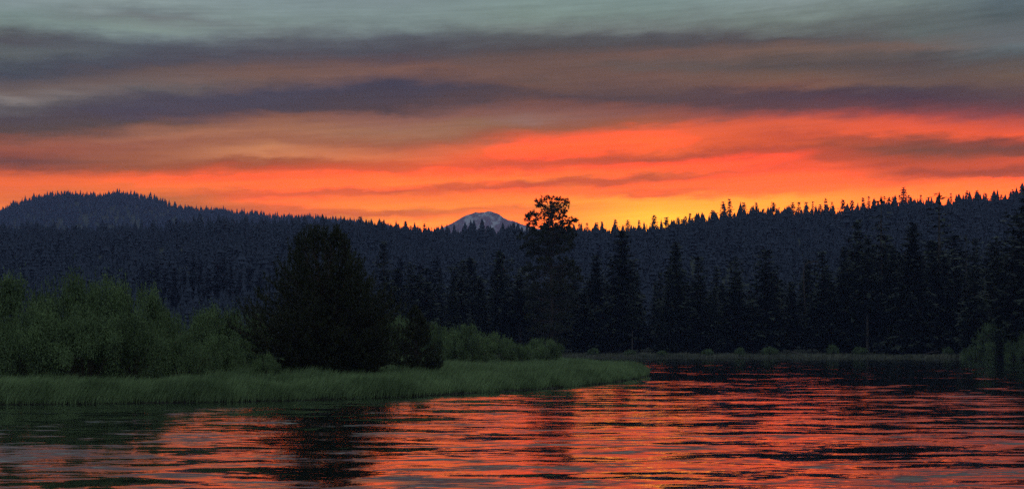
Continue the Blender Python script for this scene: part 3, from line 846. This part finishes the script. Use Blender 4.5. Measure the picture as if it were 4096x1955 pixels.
# ------------------------------------------------------------------ riverside pines
def river_pine(px0, Y, left, right, ytop, ybase, nbr, lab, leaders, tuft=0.42, seed=1, ntuft=10, second=None):
    """left/right: [(row, column)] outline from top to bottom"""
    ppm = F / Y
    X0 = (px0 - CX) / ppm; gz = ground_z(X0, Y)
    root = link('pine_tree', None, loc=(X0, Y, gz - 0.05)); tag(root, lab, 'pine tree')
    r = np.random.default_rng(seed)
    zt = EYE + (HY - ytop) / ppm - gz
    zz = lambda py: EYE + (HY - py) / ppm - gz
    lr = sorted([(zz(py), (px0 - px) / ppm) for py, px in left]); rr_ = sorted([(zz(py), (px - px0) / ppm) for py, px in right])
    def radius(z, a):
        L_ = np.interp(z, [q[0] for q in lr], [q[1] for q in lr]); R_ = np.interp(z, [q[0] for q in rr_], [q[1] for q in rr_])
        w = 0.5 + 0.5 * math.cos(a)
        return (1.20 - 0.20 * min(1, z / zt)) * (L_ * (1 - w) + R_ * w)
    crown = Geo(); wood = Geo()
    lead = [((px - px0) / ppm, dy, zz(py)) for px, py, dy in leaders]
    z0 = zt * 0.55
    wood.add(*tube([(0.05, 0, -0.4), (0, 0, zt * 0.25), (0.05, 0, z0), (lead[0][0] * 0.6, lead[0][1] * .6, (z0 + lead[0][2]) / 2), lead[0]], [0.26 * zt / 13, 0.21 * zt / 13, 0.15 * zt / 13, 0.09 * zt / 13, 0.02], 8))
    for l in lead[1:]:
        wood.add(*tube([(0, 0, z0 * 0.9), (l[0] * 0.55, l[1] * 0.55, z0 + (l[2] - z0) * 0.35), (l[0] * 0.95, l[1] * .95, z0 + (l[2] - z0) * 0.75), l], [0.12 * zt / 13, 0.09 * zt / 13, 0.05 * zt / 13, 0.015], 6))
    if second:
        x2 = (second - px0) / ppm
        wood.add(*tube([(x2, 0.5, -0.4), (x2 * 0.8, 0.5, zt * 0.15), (x2 * 0.9, 0.6, zt * 0.38)], [0.13, 0.10, 0.03], 7))
    zmin = max(0.35, lr[0][0])
    def sprays(P, D, n, ln):
        Pn = np.repeat(P, n, 0); Dn = np.repeat(D, n, 0)
        Dn = unit(Dn * 1.1 + r.normal(0, 0.55, Dn.shape))
        crown.soup(blades(Pn - Dn * ln * 0.15, Dn, ln * r.uniform(0.6, 1.15, len(Pn)), ln * 0.13))
    for k in range(nbr):
        f = r.random() ** 1.5
        zt_ = zmin + (zt * 0.97 - zmin) * f                     # height of the branch tip
        a = r.uniform(0, 6.283)
        R_ = radius(zt_, a) * ((0.80 + 0.34 * r.random()) if k % 3 else (0.5 + 0.4 * r.random())) * (1 + 0.07 * math.sin(zt_ * 5.1 + 2 * a))
        rise = R_ * (0.05 + 0.75 * (zt_ / zt)) + r.uniform(-0.2, 0.2)
        za = max(0.9, min(zt_ - rise, zt * 0.9))
        tip = np.array([math.cos(a) * R_, math.sin(a) * R_, zt_])
        # root on the trunk or nearest leader
        base = np.array([0.0, 0.0, za])
        if za > z0 * 0.9:
            l = min(lead, key=lambda q: (q[0] - tip[0]) ** 2 + (q[1] - tip[1]) ** 2)
            t_ = min(1, (za - z0 * .9) / (l[2] - z0 * .9)); base[:2] = np.array(l[:2]) * t_ ** 0.7
        m_ = base * 0.45 + tip * 0.55 - [0, 0, 0.10 * R_]
        wood.add(*tube([base, m_, tip], [0.045 * zt / 13 + 0.004 * R_, 0.03 * zt / 13, 0.008], 3))
        nt_ = max(6, int(ntuft * (0.35 + 1.5 * R_ / (0.5 * zt))))
        tt = r.uniform(0.22, 1.0, nt_)[:, None] ** 0.6
        P = (1 - tt) ** 2 * base + 2 * tt * (1 - tt) * m_ + tt ** 2 * tip
        side = unit(np.cross(tip - base, [0, 0, 1.0]))
        off = r.normal(0, 0.13 * (R_ + 0.4), (nt_, 1)) * (1.1 - tt * 0.7)
        P = P + side * off + [0, 0, 1] * r.normal(0, 0.06, (nt_, 1)) * zt / 13
        D = unit(unit(tip - base) * 0.8 + side * np.sign(off) * 0.35 + np.array([0, 0, 0.75]))
        sprays(P, D, 9, tuft)
        sprays(tip[None] + np.array([[0, 0, 0.15], [0, 0, 0.4]]) * zt / 13, np.tile(unit(tip - base) * 0.4 + [0, 0, 1.0], (2, 1)), 10, tuft * 1.1)      # upturned tip
    for l in lead:                                             # leader shoots
        P = np.array([[l[0] * (0.97 + .03 * q / 9), l[1], l[2] - 1.5 * zt / 13 * (1 - q / 9)] for q in range(10)])
        sprays(P, np.tile([0, 0, 1.0], (10, 1)), 14, tuft)
    link('crown', crown.mesh('pine_crown', M_pine), root)
    link('trunk', wood.mesh('pine_trunk', M_bark), root)
    return root

big_l = [(903,1262),(925,1228),(945,1205),(980,1178),(1012,1150),(1063,1108),(1110,1086),(1151,1060),(1195,1020),(1246,990),(1275,985),(1305,1005),(1371,1040),(1437,1080),(1475,1110),(1500,1160)]
big_r = [(903,1330),(917,1350),(939,1370),(980,1392),(1012,1412),(1071,1448),(1122,1505),(1166,1540),(1225,1556),(1268,1564),(1320,1566),(1371,1558),(1422,1545),(1465,1520),(1500,1440)]
river_pine(1312, 106.0, big_l, big_r, 903, 1470, 820,
           'large bushy pine with many-tipped top, darkest tree on the grassy point', [(1294,908,0.3),(1206,928,-0.4),(1236,918,0.9),(1342,925,-0.6),(1380,962,0.4),(1258,925,-0.9),(1316,930,1.0)], seed=4, ntuft=12, second=1240, tuft=0.36)
sm_l = [(1226,1660),(1250,1643),(1275,1628),(1310,1608),(1350,1588),(1390,1574),(1430,1574),(1460,1580),(1490,1600)]
sm_r = [(1226,1668),(1250,1682),(1275,1698),(1310,1716),(1350,1735),(1390,1750),(1430,1756),(1460,1750),(1490,1730)]
river_pine(1662, 122.0, sm_l, sm_r, 1222, 1452, 260, 'small young pine beside the large bushy pine, in front of the willows',
           [(1664,1222,0),(1646,1250,0.2),(1690,1262,-0.2)], tuft=0.30, seed=9, ntuft=10)

# ------------------------------------------------------------------ willows
def willow_proto(seed, nleaf=21000, lobes=46):
    """unit bush, 1 m half width, 1 m high, built of leafy upright boughs"""
    root = link('willow_bush', None); tag(root, 'x', 'bush')
    r = np.random.default_rng(seed)
    wood = Geo(); T = []
    cs = []
    for k in range(lobes):
        a = r.uniform(0, 6.283); q = math.sqrt(r.random()) * 0.80
        zc = (0.12 + 0.72 * r.random() ** 0.75) * math.sqrt(max(0.05, 1 - (q / 1.0) ** 2.2))
        cs.append((q * math.cos(a), q * math.sin(a), zc, r.uniform(0.11, 0.22)))
    for (x, y, z, rad) in cs:
        b0 = (x * 0.15, y * 0.15, -0.05)
        wood.add(*tube([b0, (x * 0.6, y * 0.6, z * 0.55), (x, y, z + rad * 0.3)], [0.012, 0.008, 0.002], 3))
        n = nleaf // lobes
        d_ = unit(r.normal(0, 1, (n, 3)))
        shell = r.random((n, 1)) ** 0.42
        P = np.array([x, y, z]) + d_ * shell * rad * [1, 1, 0.85]
        # shoots: leaves gather along upward streaks
        ph = np.round(d_[:, :2] * 3.0) / 3.0
        P[:, :2] = P[:, :2] * 0.85 + (np.array([x, y]) + ph * rad) * 0.15
        P[:, 2] += 0.10 * rad * np.abs(r.normal(0, 1, n)) * (r.random(n) < 0.25) * 3.5
        ok_ = P[:, 2] > 0.0; P = P[ok_]; dd_ = d_[ok_]
        D = unit(dd_ * 0.6 + r.normal(0, 0.5, (len(P), 3)) + [0, 0, 0.15])
        T.append(leaf_quads(P, D, r.uniform(0.022, 0.046, len(P)), 0.017, dd_ * 0.8 + [0, 0, 0.6]))
    # feathery shoots above
    for k in range(90):
        a = r.uniform(0, 6.283); q = math.sqrt(r.random()) * 0.85
        z = 0.80 * math.sqrt(max(0.02, 1 - q * q)) + r.uniform(-0.08, 0.02)
        b0 = np.array([q * math.cos(a), q * math.sin(a), z]); dd = unit(np.array([math.cos(a) * q * 0.6, math.sin(a) * q * 0.6, 1.0]) + r.normal(0, .15, 3))
        tt = r.random((26, 1)); P = b0 + dd * tt * r.uniform(0.1, 0.22)
        T.append(leaf_quads(P, unit(dd + r.normal(0, .6, (26, 3))), 0.04 * (1.1 - tt[:, 0] * 0.4), 0.013))
    g_ = Geo(); g_.soup(np.concatenate(T))
    link('foliage', g_.mesh('willow_foliage', M_willow), root)
    link('stems', wood.mesh('willow_stems', M_twig), root)
    return root
wp = [[willow_proto(s_), False] for s_ in (81, 82, 83, 84)]
# (column, top row, half width px, distance, height factor, label)
WL = [
 (40, 1075, 230, 93, 'tall willow at the left edge of the photo, top of the thicket'),
 (262, 1070, 190, 95, 'tall willow second from the left edge, at the crest of the thicket'),
 (425, 1078, 190, 96, 'tall rounded willow in the middle of the left thicket crest'),
 (560, 1130, 150, 97, 'willow at the right shoulder of the tall thicket, sloping down'),
 (-210, 1100, 260, 90, 'willow mostly cut off by the left edge of the photo'),
 (120, 1210, 200, 86, 'lower front willow near the left edge, before the tall ones'),
 (340, 1225, 190, 86, 'lower front willow in shade below the crest of the thicket'),
 (535, 1235, 170, 88, 'front willow with light leafy patches below the right shoulder of the thicket'),
 (655, 1215, 110, 104, 'grey-green willow filling the dip between the two thickets'),
 (735, 1318, 120, 90, 'low light green willow lobe jutting right at the thicket foot'),
 (850, 1202, 170, 116, 'rounded paler willow crowning the second thicket'),
 (985, 1235, 140, 122, 'willow of the second thicket right beside the large pine'),
 (875, 1325, 125, 98, 'low front willow of the second thicket'),
 (1060, 1405, 75, 97, 'low dark willow tucked under the left boughs of the large pine'),
 (1605, 1248, 110, 182, 'pale willow behind the gap between the large and small pines'),
 (1745, 1280, 90, 176, 'willow just behind the right side of the small young pine'),
 (1868, 1286, 120, 170, 'dark green willow right of the small young pine'),
 (1985, 1322, 115, 186, 'grey-green willow sloping down towards the right, middle of the point'),
 (2075, 1368, 70, 190, 'low hazy willow between the sloping willow and the last round one'),
 (2172, 1345, 92, 205, 'last round willow at the right end of the grassy point bushes'),
 (3985, 1278, 105, 352, 'big willow on the far bank near the right edge'),
 (4085, 1325, 75, 344, 'smaller willow at the right edge on the far bank'),
 (4190, 1290, 110, 340, 'far bank willow just past the right edge of the photo'),
 (3868, 1388, 34, 360, 'tiny shrub at the water left of the big far bank willow'),
]
for i_, (px_, yt_, hw_) in enumerate([(2375, 1388, 34), (2520, 1395, 26), (2650, 1398, 30), (2830, 1392, 30), (2960, 1386, 24), (3080, 1383, 42), (3330, 1372, 30), (3440, 1384, 36), (3630, 1380, 34), (3790, 1384, 30)]):
    WL.append((px_, yt_, hw_, 408 - (max(0, px_ - 3500) * 0.055), 'low dark shrub along the far bank grass, %s going right' % ORD[i_]))
for i, (px, yt, hw, Y, lb) in enumerate(WL):
    X, zt = at(px, Y, yt); gz = ground_z(X, Y); H = (zt - gz) * 1.02
    v = wp[i % 4]
    w = hw / F * Y * 1.08
    place(v[0], (X, Y, gz - 0.05), random.uniform(0, 6.28), (w, w * 0.85, H), lb, None, first=not v[1]); v[1] = True

# ------------------------------------------------------------------ grass
def grass(name, n, Yr, pxr, sd_rng, hgt, wid, mat, lab, lean=0.28, hedge=3.0, wpow=1.0):
    Y = Yr[0] + (Yr[1] - Yr[0]) * rng.random(n * 3) ** wpow
    px = rng.uniform(pxr[0], pxr[1], n * 3); X = (px - CX) / F * Y
    sd = poly_sd(X, Y, LAND)
    prob = np.where(sd < 7, 1.0, 0.5)
    ok = (sd > sd_rng[0]) & (sd < sd_rng[1]) & (rng.random(n * 3) < prob)
    X, Y, sd = X[ok][:n], Y[ok][:n], sd[ok][:n]
    n = len(X)
    # bunching into tussocks
    cell = 0.9
    cxs = np.floor(X / cell); cys = np.floor(Y / cell)
    hsh = np.sin(cxs * 12.9898 + cys * 78.233) * 43758.5453; hsh = hsh - np.floor(hsh)
    h2 = np.sin(cxs * 39.34 + cys * 11.13) * 24634.63; h2 = h2 - np.floor(h2)
    Z = land_h(X, Y) - 0.05
    patchy = 0.80 + 0.24 * np.sin(X * 0.9 + 2 * np.sin(Y * 0.31)) * np.sin(X * 0.23 + Y * .4) + 0.35 * hsh
    Hh = hgt * rng.uniform(0.55, 1.15, n) * patchy * np.clip(0.7 + sd / hedge, 0.7, 1)
    la = h2 * 1.6 - 0.5 + rng.normal(0, 0.8, n)
    lx, ly = np.cos(la) * lean, np.sin(la) * lean
    lx = lx + 0.12
    B = np.stack([X, Y, Z], 1)
    fa = rng.uniform(-0.9, 0.9, n); S = np.stack([np.cos(fa), np.sin(fa), 0 * fa], 1)
    W = (wid * rng.uniform(0.6, 1.3, n))[:, None]
    M1 = B + np.stack([lx * 0.25 * Hh, ly * 0.25 * Hh, 0.55 * Hh], 1)
    Tp = B + np.stack([lx * Hh, ly * Hh, Hh], 1)
    v = np.stack([B - S * W * .5, B + S * W * .5, M1 - S * W * .45, M1 + S * W * .45, Tp], 1).reshape(-1, 3)
    k = np.arange(n)[:, None] * 5
    t_ = np.concatenate([k + [0, 1, 3], k + [0, 3, 2], k + [2, 3, 4]])
    o = link(name, mesh_tris(name, v, t_, mat)); tag(o, lab, 'grass', kind='stuff')
    return o
grass('grass', 260000, (70, 290), (-260, 2640), (0.05, 60), 0.88, 0.032, M_grass, 'tall green grass covering the point of land and overhanging the water', wpow=1.7)
grass('grass', 150000, (70, 200), (-260, 2640), (0.0, 2.6), 0.92, 0.034, M_grass, 'dense overhanging sedge fringe along the near waterline of the grassy point', lean=0.3, hedge=1.0, wpow=2.2)
M_base_shade = foliage_mat('grass_base_shade', (0.012, 0.010, 0.008), (0.03, 0.026, 0.018), 1.0)  # added dark stalks: shade at the foot of the grass, put into their colour
grass('grass', 60000, (70, 200), (-260, 2640), (-0.35, 0.35), 0.34, 0.04, M_base_shade, 'short stalks coloured as painted shade at the waterline of the grassy point', lean=0.2, hedge=1.0, wpow=2.2)
grass('grass', 26000, (330, 425), (2180, 4300), (0.2, 22), 0.8, 0.22, M_fargrass, 'pale strip of grass along the far bank below the forest', lean=0.25)

# reed stems in the shallows at the bottom of the frame
def reeds():
    Y = 20.0
    root = link('reed_clump', None, loc=((2588 - CX) / F * Y, Y, -0.02)); tag(root, 'faint thin reed stems rising at the bottom edge of the water', 'reed')
    r = np.random.default_rng(2)
    for i, (px, py, bend) in enumerate([(2576, 1914, 0.0), (2594, 1926, 0.01), (2612, 1932, 0.10), (2566, 1936, -0.03)]):
        x, z = at(px, Y, py); x -= root.location.x
        g_ = Geo(); g_.add(*tube([(x * 0.5 - bend, 0, -0.3), (x * 0.8 - bend * 0.6, 0.01, z * 0.55), (x, 0.02, z)], [0.004, 0.0035, 0.0012], 5))
        link('stem', g_.mesh('reed_stem', M_grass), root)
reeds()

# driftwood on the far bank
def log(px1, py1, px2, py2, Y, r0, lab):
    x1, z1 = at(px1, Y, py1); x2, z2 = at(px2, Y - 2, py2)
    gz = float(land_h(x1, Y))
    g_ = Geo(); mx_, mz = (x1 + x2) / 2, (z1 + z2) / 2 + 0.25
    g_.add(*tube([(x1, Y, z1), (mx_, Y - 1, mz), (x2, Y - 2, z2)], [r0, r0 * 0.8, r0 * 0.4], 8))
    r = np.random.default_rng(int(px1))
    for k in range(5):
        t_ = r.uniform(0.2, 0.9); p = np.array([x1 + (x2 - x1) * t_, Y - 2 * t_, z1 + (z2 - z1) * t_ + .15]); d_ = unit(np.array([r.normal(), r.normal() * .4, 0.8]))
        g_.add(*tube([p, p + d_ * r.uniform(0.5, 1.2)], [r0 * .3, 0.01], 4))
    o = link('fallen_log', g_.mesh('fallen_log', M_palebark)); tag(o, lab, 'log')
log(3165, 1405, 3215, 1428, 398, 0.16, 'dark fallen log slanting down the middle of the far bank to the water')
log(3690, 1420, 3760, 1404, 388, 0.15, 'thin fallen branch lying on the far bank towards the right')

# ------------------------------------------------------------------ haze
def haze():
    x0, x1, y0, y1, z0, z1 = -5600, 5600, -520, 5020, -3.0, HAZE_TOP
    v = np.array([(x, y, z) for z in (z0, z1) for y in (y0, y1) for x in (x0, x1)], float)
    q = np.array([[0, 2, 3, 1], [4, 5, 7, 6], [0, 1, 5, 4], [2, 6, 7, 3], [0, 4, 6, 2], [1, 3, 7, 5]])
    m = bpy.data.materials.new('dusk_haze'); m.use_nodes = True
    t_ = m.node_tree; t_.nodes.clear()
    o_ = t_.nodes.new('ShaderNodeOutputMaterial'); pv = t_.nodes.new('ShaderNodeVolumePrincipled')
    pv.inputs['Color'].default_value = (*HAZE_COL, 1)
    pv.inputs['Density'].default_value = HAZE_D
    pv.inputs['Anisotropy'].default_value = 0.0
    t_.links.new(pv.outputs[0], o_.inputs['Volume'])
    o = link('haze', mesh_tris('haze', v, q, m)); tag(o, 'thin blue dusk haze hanging over river, forest and hills', 'haze', kind='stuff')
haze()
